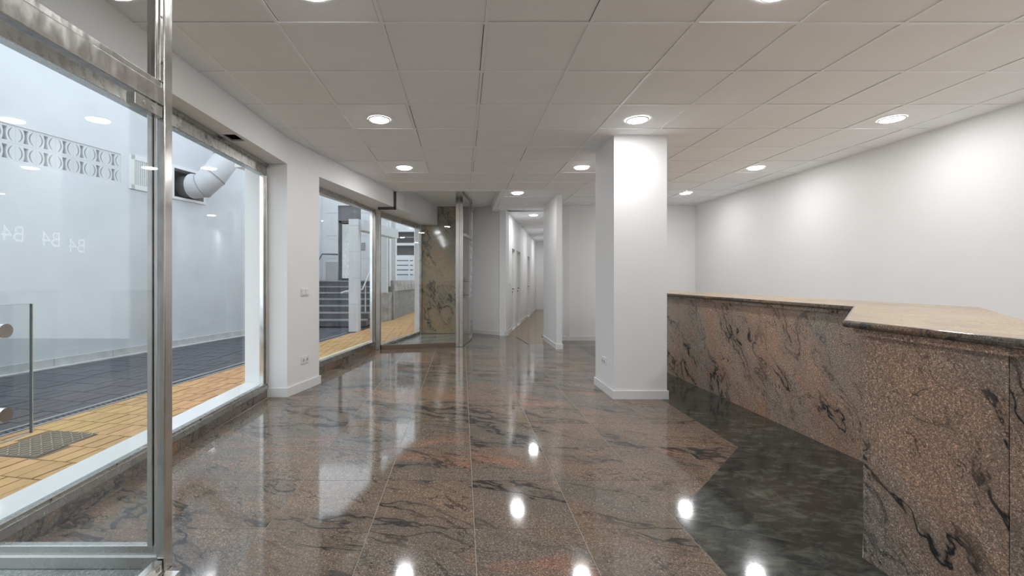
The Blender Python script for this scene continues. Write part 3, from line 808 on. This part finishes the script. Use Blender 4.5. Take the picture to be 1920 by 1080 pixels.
for x, y, lab in (
    (-0.76, 2.256, 'round downlight at the top edge of the view, left of centre'),
    (1.62, 2.256, 'round downlight at the top edge of the view, above the counter end'),
    (-0.76, 4.10, 'round lit downlight nearest the left-hand pier, second row of lights'),
    (1.62, 4.11, 'round lit downlight right in front of the white column top'),
    (3.95, 4.09, 'round lit downlight nearest the long right wall, second row'),
    (-0.76, 5.89, 'round lit downlight in the third row, closest to the far shop window'),
    (1.58, 5.87, 'round lit downlight just left of the column, third row'),
    (3.89, 5.89, 'round lit downlight in the third row, right of the column'),
    (0.95, 7.61, 'round lit downlight before the corridor mouth'),
    (3.82, 7.61, 'farthest downlight right of the column, near the end wall'),
    (1.65, 10.25, 'first round downlight inside the corridor'),
    (2.75, 13.2, 'round downlight deeper inside the corridor, half hidden by the partition'),
    (3.25, 16.0, 'last round downlight at the corridor end'),
    (-0.76, 0.456, 'round downlight behind the view on the left'),
    (1.62, 0.456, 'round downlight behind the view in the middle'),
    (3.95, 2.256, 'round downlight above the counter beside the right wall'),
    (3.95, 0.456, 'round downlight behind the view on the right'),
    (0.4, -1.4, 'round downlight near the front wall behind the view'),
    (2.9, -1.4, 'round downlight by the front wall right corner behind the view')):
    e = empty('ceiling_downlight', (x, y, LZ), lab, 'downlight', LG)
    for nm, me in (('trim_ring', RING), ('diffuser', DISC)):
        ob = bpy.data.objects.new(nm, me); C.objects.link(ob); ob.parent = e
# vestibule sensor on the smooth ceiling
sn = MB().tube([(0.33, 8.9, 2.84), (0.33, 8.9, 2.825)], 0.05, 20).tube([(0.33, 8.9, 2.825), (0.33, 8.9, 2.812)], [0.035, 0.028], 20)
tag(sn.build('smoke_detector', MAT['plastic']), 'small round white detector on the smooth ceiling by the far door', 'detector')

# ------------------------------------------------------------------ switches and sockets
def plate(kind, c, u, n, label, cat):
    """two-gang wall plate at c; u = direction along the wall, n = out of the wall"""
    c = Vector(c); u = Vector(u).normalized(); n = Vector(n).normalized(); up = Vector((0, 0, 1))
    e = empty('light_switch' if kind == 'switch' else 'power_socket', c, label, cat)
    def bx(mb, u0, u1, z0, z1, n0, n1):
        vs = [c + u * a + up * b + n * d for d in (n0, n1) for a, b in ((u0, z0), (u1, z0), (u1, z1), (u0, z1))]
        mb.add(vs, [[3, 2, 1, 0], [4, 5, 6, 7], [0, 1, 5, 4], [1, 2, 6, 5], [2, 3, 7, 6], [3, 0, 4, 7]])
        return mb
    bx(MB(), -0.072, 0.072, -0.042, 0.042, 0.0, 0.010).build('cover_frame', MAT['plastic'], e, 0.003)
    for s in (-1, 1):
        m0 = s * 0.034
        if kind == 'switch':
            bx(MB(), m0 - 0.029, m0 + 0.029, -0.029, 0.029, 0.010, 0.015).build('rocker', MAT['plastic'], e, 0.002)
        else:
            cc = c + u * m0
            r = MB().tube([cc + n * 0.010, cc + n * 0.013], 0.023, 20); r.build('outlet_ring', MAT['plastic'], e)
            r = MB().tube([cc + n * 0.0125, cc + n * 0.0134], 0.018, 20).build('outlet_well', plain('grey_plastic', (0.42, 0.42, 0.42), 0.5), e)
u2 = (D2, 1, 0); n2 = (1, -D2, 0)
def onpier(px):   # point of the pier face at picture column px
    k = (px - PX) / FPX; y = (-1.82 - D2 * 4.64) / (k - D2); return (k * y, y)
q = onpier(571); plate('switch', (q[0], q[1], 1.085), u2, n2, 'white double rocker switch on the left-hand pier', 'light switch')
q = onpier(571); plate('socket', (q[0], q[1], 0.335), u2, n2, 'white double socket low on the left-hand pier', 'socket')
plate('socket', (1.557, 4.86, 0.335), (0, 1, 0), (-1, 0, 0), 'white double socket low on the column side', 'socket')
q = cor(10.2); plate('switch', (q[0], q[1], 1.10), (0.24, 1, 0), (1, -0.247, 0), 'white switch on the corridor wall before the first door', 'light switch')

# ------------------------------------------------------------------ street
GZ = -0.03
gr = MB().box(-12, 3.0, -6, 45, GZ - 0.10, GZ - 0.055)
ground = gr.build('street_ground', MAT['asphalt']); tag(ground, 'ground of the paved alley outside the shop windows', 'ground', kind='structure')
# boundary between yellow pavement and dark roadway
def kerb(y): return -3.70 + 0.165 * (y - 3.5)
def wallx(y): return -6.03 + 0.27 * (y - 5.8)
pave = MB().prism([(kerb(-4), -4), (-2.27, -4), (-2.27, 4.66), (-1.9, 7.0), (-0.6, 10.2), (2.0, 20.5), (2.0, 30), (kerb(12.2) + 0.3, 30), (kerb(12.2), 12.2)], GZ - 0.055, GZ - 0.008)
pave = pave.build('pavement', MAT['sand']); tag(pave, 'yellow-orange brick pavement along the shop front', 'pavement', kind='structure')
road = MB().prism([(kerb(-4), -4), (kerb(12.2), 12.2), (-4.3, 12.2), (wallx(-4), -4)], GZ - 0.055, GZ - 0.010)
road = road.build('roadway', MAT['asphalt']); tag(road, 'dark grey brick roadway of the alley', 'roadway', kind='structure')
MC = (-3.20, 3.43); MD = Vector((0.10, 1)).normalized()     # manhole cover
def in_cover(x, y):
    v = Vector((x - MC[0], y - MC[1])); return abs(v.dot(MD)) < 0.27 and abs(v.x * MD.y - v.y * MD.x) < 0.22
def lay(parent, name, mat, region, ang, lx, ly, z0, z1, limit, seed, avoid=None, bond=True):
    """brick bond clipped to a convex region; the nearest bricks are objects, the rest one joined part"""
    rnd = random.Random(seed)
    u = Vector((math.sin(ang), math.cos(ang))); v = Vector((math.cos(ang), -math.sin(ang)))
    ss = [p[0] * u.x + p[1] * u.y for p in region]; ts = [p[0] * v.x + p[1] * v.y for p in region]
    j0, j1 = int(min(ss) / ly) - 1, int(max(ss) / ly) + 2
    i0, i1 = int(min(ts) / lx) - 1, int(max(ts) / lx) + 2
    out = []; g = 0.0055
    for j in range(j0, j1):
        for i in range(i0, i1):
            t0 = (i + (0.5 if (bond and j % 2) else 0)) * lx; s0 = j * ly
            q = [(v.x * t + u.x * s, v.y * t + u.y * s) for t, s in ((t0 + g, s0 + g), (t0 + lx - g, s0 + g), (t0 + lx - g, s0 + ly - g), (t0 + g, s0 + ly - g))]
            c = clip_convex(q, region)
            if len(c) < 3 or abs(area(c)) < 8e-4: continue
            cx = sum(p[0] for p in c) / len(c); cy = sum(p[1] for p in c) / len(c)
            if avoid and avoid(cx, cy): continue
            k_ = (cx / max(cy, 0.1))
            vis = 0 if (-1.10 < k_ < 0.1 and cy > 1.5) else 1
            out.append((vis, math.hypot(cx, cy), c, z1 + rnd.uniform(-0.002, 0.002)))
    out.sort(key=lambda r: (r[0], r[1]))
    for r in out[:limit]: MB().prism(r[2], z0, r[3]).build(name, mat, parent)
    if out[limit:]:
        mb = MB()
        for r in out[limit:]: mb.prism(r[2], z0, r[3])
        o_ = mb.build(name + '_field', mat, parent); o_['kind'] = 'stuff'
AP = math.atan(0.19)
lay(pave, 'paver', MAT['yellow'], [(kerb(1.6) + 0.02, 1.6), (-2.27, 1.6), (-2.27, 4.7), (kerb(4.7) + 0.02, 4.7)], AP, 0.125, 0.25, GZ - 0.02, GZ, 140, 1, in_cover)
lay(pave, 'paver', MAT['yellow'], [(kerb(4.7) + 0.02, 4.7), (-2.27, 4.7), (-1.27, 9.0), (kerb(9.0) + 0.02, 9.0)], AP, 0.125, 0.25, GZ - 0.02, GZ, 150, 1)
lay(pave, 'paver_far', MAT['yellow'], [(kerb(9.0) + 0.02, 9.0), (-1.27, 9.0), (-0.6, 12.2), (kerb(12.2) + 0.02, 12.2)], AP, 0.125, 0.25, GZ - 0.02, GZ, 0, 2)
lay(pave, 'paver_far', MAT['yellow'], [(-2.5, 12.2), (-0.6, 12.2), (1.0, 20.0), (-1.8, 20.0)], AP, 0.25, 0.5, GZ - 0.02, GZ, 0, 2)
lay(road, 'road_paver', MAT['darkpaver'], [(kerb(3.0) - 0.16, 3.0), (kerb(12.0) - 0.16, 12.0), (wallx(12) + 0.15, 12.0), (wallx(5.0) + 0.15, 5.0), (wallx(3.0) + 0.15, 3.0)], AP + 0.05, 0.16, 0.32, GZ - 0.02, GZ - 0.004, 290, 3)
# slotted drain along the kerb
dr = empty('kerb_drain', (kerb(5), 5, GZ), 'narrow slotted drain between yellow pavement and roadway', 'drain')
MB().obox((kerb(1.6), 1.6), (kerb(10.4), 10.4), 0.0, 0.03, GZ - 0.02, GZ).obox((kerb(1.6), 1.6), (kerb(10.4), 10.4), 0.11, 0.15, GZ - 0.02, GZ + 0.001).build('drain_edge', MAT['nosing'], dr)
bars = MB(); yy = 2.6
while yy < 8.0:
    bars.obox((kerb(yy), yy), (kerb(yy) + 0.012, yy + 0.028), 0.03, 0.11, GZ - 0.02, GZ - 0.003); yy += 0.055
ob_ = bars.build('drain_grate', MAT['step'], dr); ob_['kind'] = 'stuff'
# cast cover in the pavement
mc = empty('manhole_cover', (MC[0], MC[1], GZ), 'rectangular patterned iron cover set in the yellow pavement', 'manhole cover')
pa = (MC[0] - MD.x * 0.26, MC[1] - MD.y * 0.26); pb = (MC[0] + MD.x * 0.26, MC[1] + MD.y * 0.26)
MB().obox(pa, pb, -0.21, 0.21, GZ - 0.02, GZ - 0.002).build('cover_plate', MAT['iron'], mc)
ribs = MB()
for a in range(13):
    for b in range(9):
        cx, cy = -0.235 + a * 0.039, -0.185 + b * 0.046
        o1 = 0.014 if (a + b) % 2 else -0.014
        c0 = Vector(MC) + MD * cx + Vector((-MD.y, MD.x)) * cy
        e_ = MD * 0.014 + Vector((-MD.y, MD.x)) * o1
        ribs.obox(tuple(c0 - e_), tuple(c0 + e_), -0.005, 0.005, GZ - 0.003, GZ + 0.003)
r_ = ribs.build('raised_pattern', plain('worn_iron_ribs', (0.34, 0.29, 0.21), 0.6, var=0.2), mc); r_['kind'] = 'stuff'

# alley wall with vent blocks, louvre and duct opening
aw0 = (wallx(-2.0), -2.0); aw1 = (wallx(11.9), 11.9)
AS = math.hypot(1, 0.27)
def sy(y): return (y + 2.0) * AS
SB0, SB1, SZ0, SZ1 = 5.523, 7.335, 2.80, 3.285
LV = (7.49, 8.02, 2.78, 3.30); DH = (8.28, 8.92, 2.77, 3.30)
mb = MB(); wall_holes(mb, aw0, aw1, 0.0, 0.22, -0.1, 4.5, [(sy(SB0), sy(SB1), SZ0, SZ1), (sy(LV[0]), sy(LV[1]), LV[2], LV[3]), (sy(DH[0]), sy(DH[1]), DH[2], DH[3])])
aw = mb.build('wall_alley', MAT['street_white']); tag(aw, 'white rendered wall across the alley', 'wall', kind='structure')
MB().obox((wallx(5.2), 5.2), (wallx(9.2), 9.2), 0.22, 0.26, 2.6, 3.5).build('opening_backing', MAT['dark'], aw)
adir = Vector((0.27, 1)).normalized(); an = Vector((adir.y, -adir.x))     # toward the shop
# kerb stones at the wall foot
yy = 1.6; 
while yy < 11.0:
    MB().obox((wallx(yy), yy), (wallx(yy + 0.795), yy + 0.795), -0.02, 0.0, GZ - 0.02, 0.085).build('plinth_stone', MAT['plinth_conc'], aw); yy += 0.80
MB().obox((wallx(1.6), 1.6), (wallx(11.5), 11.5), -0.12, -0.02, GZ - 0.02, GZ + 0.006).build('gutter_strip', MAT['plinth_conc'], aw)
# vent block mesh, unit square 1x1, extruded
def block_mesh():
    mb = MB(); N = 10; h = 0.38; dp = 0.30
    def strip(f0, f1):
        for i in range(N):
            t0 = -1 + 2 * i / N; t1 = -1 + 2 * (i + 1) / N
            pts = [(f0(t0), t0 * h), (f1(t0), t0 * h), (f1(t1), t1 * h), (f0(t1), t1 * h)]
            vs = [(x, 0.0, z) for x, z in pts] + [(x, dp, z) for x, z in pts]
            mb.add(vs, [[0, 1, 2, 3], [7, 6, 5, 4], [1, 5, 6, 2], [0, 3, 7, 4]])
    a = lambda t: -0.37 + 0.15 * (1 - t * t)
    b = lambda t: -0.35 + 0.205 * (1 - t * t) ** 0.85
    c = lambda t: -(0.065 + 0.065 * t * t)
    bb = lambda t: min(b(t), c(t) - 0.055)
    strip(lambda t: -0.5, a); strip(bb, c)
    strip(lambda t: -a(t), lambda t: 0.5); strip(lambda t: -c(t), lambda t: -bb(t))
    for z0, z1 in ((-0.5, -h), (h, 0.5)):
        vs = [(-0.5, 0, z0), (0.5, 0, z0), (0.5, 0, z1), (-0.5, 0, z1), (-0.5, dp, z0), (0.5, dp, z0), (0.5, dp, z1), (-0.5, dp, z1)]
        mb.add(vs, [[0, 1, 2, 3], [7, 6, 5, 4], [0, 4, 5, 1], [3, 2, 6, 7], [1, 5, 6, 2], [0, 3, 7, 4]])
    return mb.mesh('vent_block', MAT['blocks'])
BM = block_mesh()
vs_ = empty('vent_block_screen', (wallx(SB0), SB0, SZ0), 'two rows of pierced concrete vent blocks high in the alley wall', 'vent screen')
NBK = 8; seg = (SB1 - SB0) / NBK; rowh = (SZ1 - SZ0) / 2
angw = math.atan2(adir.y, adir.x)
for r in range(2):
    for i in range(NBK):
        ym = SB0 + (i + 0.5) * seg
        ob = bpy.data.objects.new('vent_block', BM); C.objects.link(ob); ob.parent = vs_
        pos = Vector((wallx(ym) - an.x * 0.012, ym - an.y * 0.012, SZ0 + (r + 0.5) * rowh))
        ob.location = pos - Vector(vs_.location)
        ob.rotation_euler = (0, 0, angw)
        ob.scale = (seg * AS * 0.995, rowh, rowh * 0.995)
# louvre
lv = empty('louvre_grille', (wallx(LV[0]), LV[0], LV[2]), 'white wall grille with upright louvre slats in the alley wall', 'grille')
def wl_(y): return (wallx(y), y)
fr = MB()
fr.obox(wl_(LV[0] - 0.03), wl_(LV[0] + 0.06), -0.02, 0.0, LV[2] - 0.03, LV[3] + 0.03).obox(wl_(LV[1] - 0.06), wl_(LV[1] + 0.03), -0.02, 0.0, LV[2] - 0.03, LV[3] + 0.03)
fr.obox(wl_(LV[0]), wl_(LV[1]), -0.02, 0.0, LV[2] - 0.03, LV[2] + 0.05).obox(wl_(LV[0]), wl_(LV[1]), -0.02, 0.0, LV[3] - 0.05, LV[3] + 0.03)
fr.build('grille_frame', MAT['trim'], lv)
for k in range(13):
    y = LV[0] + 0.075 + k * 0.032
    MB().obox(wl_(y), wl_(y + 0.018), -0.014, 0.03, LV[2] + 0.05, LV[3] - 0.05).build('slat', MAT['trim'], lv)
# duct
dt = empty('exhaust_duct', (wallx(8.6), 8.6, 3.0), 'fat segmented exhaust duct elbowing out of a dark hole in the alley wall', 'duct')
df = MB()
df.obox(wl_(DH[0] - 0.05), wl_(DH[0]), -0.02, 0.0, DH[2] - 0.05, DH[3] + 0.05).obox(wl_(DH[1]), wl_(DH[1] + 0.05), -0.02, 0.0, DH[2] - 0.05, DH[3] + 0.05)
df.obox(wl_(DH[0]), wl_(DH[1]), -0.02, 0.0, DH[2] - 0.05, DH[2]).obox(wl_(DH[0]), wl_(DH[1]), -0.02, 0.0, DH[3], DH[3] + 0.05)
df.build('opening_frame', MAT['trim'], dt)
P0 = Vector((wallx(8.62), 8.62, 3.02))
nn3 = Vector((an.x, an.y, 0))
path = [P0 - nn3 * 0.15, P0 + nn3 * 0.10]
MB().tube(path, 0.20, 24).build('flexible_collar', plain('silver_foil_collar', (0.30, 0.30, 0.31), 0.3, 0.7, bump=0.8, bscale=25), dt)
pts = [P0 + nn3 * 0.08, P0 + nn3 * 0.30 + Vector((0, 0.02, 0.0)), P0 + nn3 * 0.47 + Vector((0.02, 0.10, 0.20)), P0 + nn3 * 0.55 + Vector((0.10, 0.28, 0.55)), P0 + nn3 * 0.55 + Vector((0.14, 0.36, 0.95)), P0 + nn3 * 0.55 + Vector((0.14, 0.36, 2.4))]
MB().tube(pts, 0.235, 32).build('duct_run', MAT['duct'], dt)
for i in range(1, len(pts) - 1):
    dd_ = ((pts[i + 1] - pts[i]).normalized() + (pts[i] - pts[i - 1]).normalized()).normalized()
    MB().tube([pts[i] - dd_ * 0.007, pts[i] + dd_ * 0.007], 0.243, 32).build('duct_seam', MAT['nosing'], dt)

# ------------------------------------------------------------------ street steps, terrace and buildings beyond
SX0, SX1 = -4.28, -2.49
stp = empty('street_steps', (-3.3, 11.6, GZ), 'flight of dark slate steps rising across the alley', 'steps')
for k in range(7):
    y0 = 11.55 + k * 0.29; z1 = (k + 1) * 0.169
    s_ = MB().box(SX0, SX1, y0, 13.62, max(GZ, k * 0.169), z1 - 0.03).build('step', MAT['step'], stp)
    MB().box(SX0, SX1, y0 - 0.025, y0 + 0.30, z1 - 0.032, z1).build('nosing', MAT['nosing'] , s_ if False else stp)
TOP = 1.183
ew = MB().box(SX0 - 0.22, SX0 - 0.005, 11.95, 13.64, GZ, 4.5)
tag(ew.build('wall_steps', MAT['street_white']), 'white wall on the left side of the street steps', 'wall', kind='structure')
# house front at the head of the steps
hf = MB(); wall_holes(hf, (-4.48, 13.65), (-2.2, 13.65), 0.0, 0.25, 1.0, 4.5, [(0.68, 1.385, 1.18, 3.48)])
hfo = hf.build('house_front', MAT['stone_white']); tag(hfo, 'white stone house front at the head of the street steps', 'building', kind='structure')
MB().box(-4.17, -3.80, 13.63, 13.65, 1.18, 1.75).build('grey_dado', plain('grey_dado', (0.42, 0.42, 0.42), 0.6), hfo)
MB().box(-3.82, -3.06, 14.0, 14.05, 1.18, 3.5).build('entry_back', MAT['darkmetal'], hfo)
MB().box(-3.80, -3.09, 13.70, 13.80, 3.02, 3.48).build('entry_head', plain('grey_head', (0.16, 0.16, 0.165), 0.5), hfo)
eh = MB().box(-3.78, -3.71, 13.72, 13.80, 1.18, 3.02).box(-3.18, -3.10, 13.72, 13.80, 1.18, 3.02).box(-3.78, -3.10, 13.72, 13.80, 2.95, 3.02)
eh.build('entry_frame', MAT['darkmetal'], hfo)
MB().box(-3.70, -3.40, 13.75, 13.77, 1.25, 2.92).build('entry_leaf', MAT['steel_dark'], hfo)
MB().box(-2.20, -2.18, 13.4, 13.65, 1.0, 4.5).build('house_return', MAT['stone_white'], hfo)
MB().box(-3.10, -2.96, 13.62, 13.65, 2.12, 2.34).build('wall_plaque', MAT['nosing'], hfo)
for z in (1.85, 2.55, 3.25, 3.95):
    MB().box(-4.17, -3.81, 13.646, 13.652, z, z + 0.006).box(-3.09, -2.2, 13.646, 13.652, z, z + 0.006).build('stone_joint', MAT['nosing'], hfo)
# street pillar and beam
pl = empty('street_pillar', (-2.58, 10.7, GZ), 'white stone-clad pillar standing before the street steps', 'pillar')
for z0, z1 in ((GZ, 0.62), (0.624, 1.25), (1.254, 1.88), (1.884, 2.50), (2.504, 2.66)):
    MB().box(-2.70, -2.47, 10.62, 10.87, z0, z1).build('stone_block', MAT['stone_white'], pl)
MB().obox((-2.47, 10.75), (-1.95, 12.9), -0.12, 0.12, 2.40, 2.66).build('beam', MAT['stone_white'], pl)
hr = MB().tube([(-3.16, 11.62, 0.86), (-3.05, 11.66, 0.90), (-2.62, 11.75, 0.95), (-2.60, 13.2, 1.75)], 0.025, 10).tube([(-2.60, 12.0, 1.08), (-2.60, 12.0, 0.3)], 0.018, 8)
hr.build('handrail', MAT['duct'], stp, label='white tubular handrail')
hr = MB().tube([(SX0 + 0.06, 12.4, 1.35), (SX0 + 0.06, 13.45, 1.98), (SX0 + 0.5, 13.58, 1.98)], 0.022, 10).tube([(SX0 + 0.06, 13.3, 1.88), (SX0, 13.3, 1.80)], 0.012, 8)
tag(hr.build('wall_handrail', MAT['darkmetal']), 'dark handrail fixed to the white wall beside the steps', 'handrail')
# terrace wall
tw = empty('terrace_wall', (-2.2, 13, GZ), 'rough weathered concrete retaining wall beside the orange pavement', 'retaining wall')
MB().obox((-2.36, 12.75), (-2.14, 13.65), 0.0, 0.12, GZ, 0.83).build('low_wall', MAT['concrete'], tw)
MB().obox((-2.10, 13.72), (-1.62, 18.6), 0.03, 0.4, GZ, 0.85).build('wall_panel', plain('grey_render', (0.24, 0.245, 0.25), 0.85, var=0.2), tw)
MB().obox((-2.10, 13.72), (-1.62, 18.6), -0.02, 0.4, 0.851, 1.18).build('wall_cap', MAT['concrete'], tw)
MB().obox((-2.13, 13.66), (-2.10, 13.715), -0.04, 0.3, GZ, 1.18).build('wall_pier', MAT['concrete'], tw)
MB().prism([(-2.6, 13.95), (-2.45, 13.95), (-2.0, 18.1), (-4.5, 18.1), (-4.5, 13.95)], 1.0, 1.17).build('terrace_slab', MAT['concrete'], tw)
t1 = empty('terrace_pillar', (-2.36, 13.1, 0.83), 'slim white pillar rising from the low concrete wall', 'pillar')
for z0, z1 in ((0.83, 1.55), (1.554, 2.25), (2.254, 2.9)):
    MB().box(-2.42, -2.19, 13.0, 13.22, z0, z1).build('stone_block', MAT['stone_white'], t1)
t2 = empty('terrace_pillar', (-2.2, 14.2, 1.18), 'broad white pillar standing on the terrace edge', 'pillar')
for z0, z1 in ((1.18, 1.95), (1.954, 2.65), (2.654, 3.6), (3.604, 4.6)):
    MB().box(-2.36, -2.10, 14.1, 14.4, z0, z1).build('stone_block', MAT['stone_white'], t2)
bd = MB(); wall_holes(bd, (-4.5, 18.2), (-1.2, 18.2), 0.0, 0.25, 1.0, 4.6, [(1.1, 2.55, 2.70, 3.16), (1.1, 2.55, 2.20, 2.60)])
bdo = bd.build('terrace_building', MAT['street_white']); tag(bdo, 'white building beyond the terrace with two dark window bands', 'building', kind='structure')
MB().box(-3.6, -1.8, 18.40, 18.45, 2.1, 3.3).build('window_glass', MAT['darkmetal'], bdo)
MB().box(-3.4, -1.95, 18.20, 18.23, 2.92, 2.95).build('blind_bar', MAT['nosing'], bdo)
rl = empty('terrace_railing', (-2.2, 17.6, 1.18), 'railing of four dark horizontal bars on the terrace', 'railing')
for z in (1.40, 1.585, 1.77, 1.955):
    MB().tube([(-3.4, 17.6, z), (-1.93, 17.6, z)], 0.020, 8).build('bar', MAT['darkmetal'], rl)
for x in (-3.3, -2.08):
    MB().box(x - 0.03, x + 0.03, 17.57, 17.63, 1.17, 2.02).build('post', MAT['street_white'], rl)
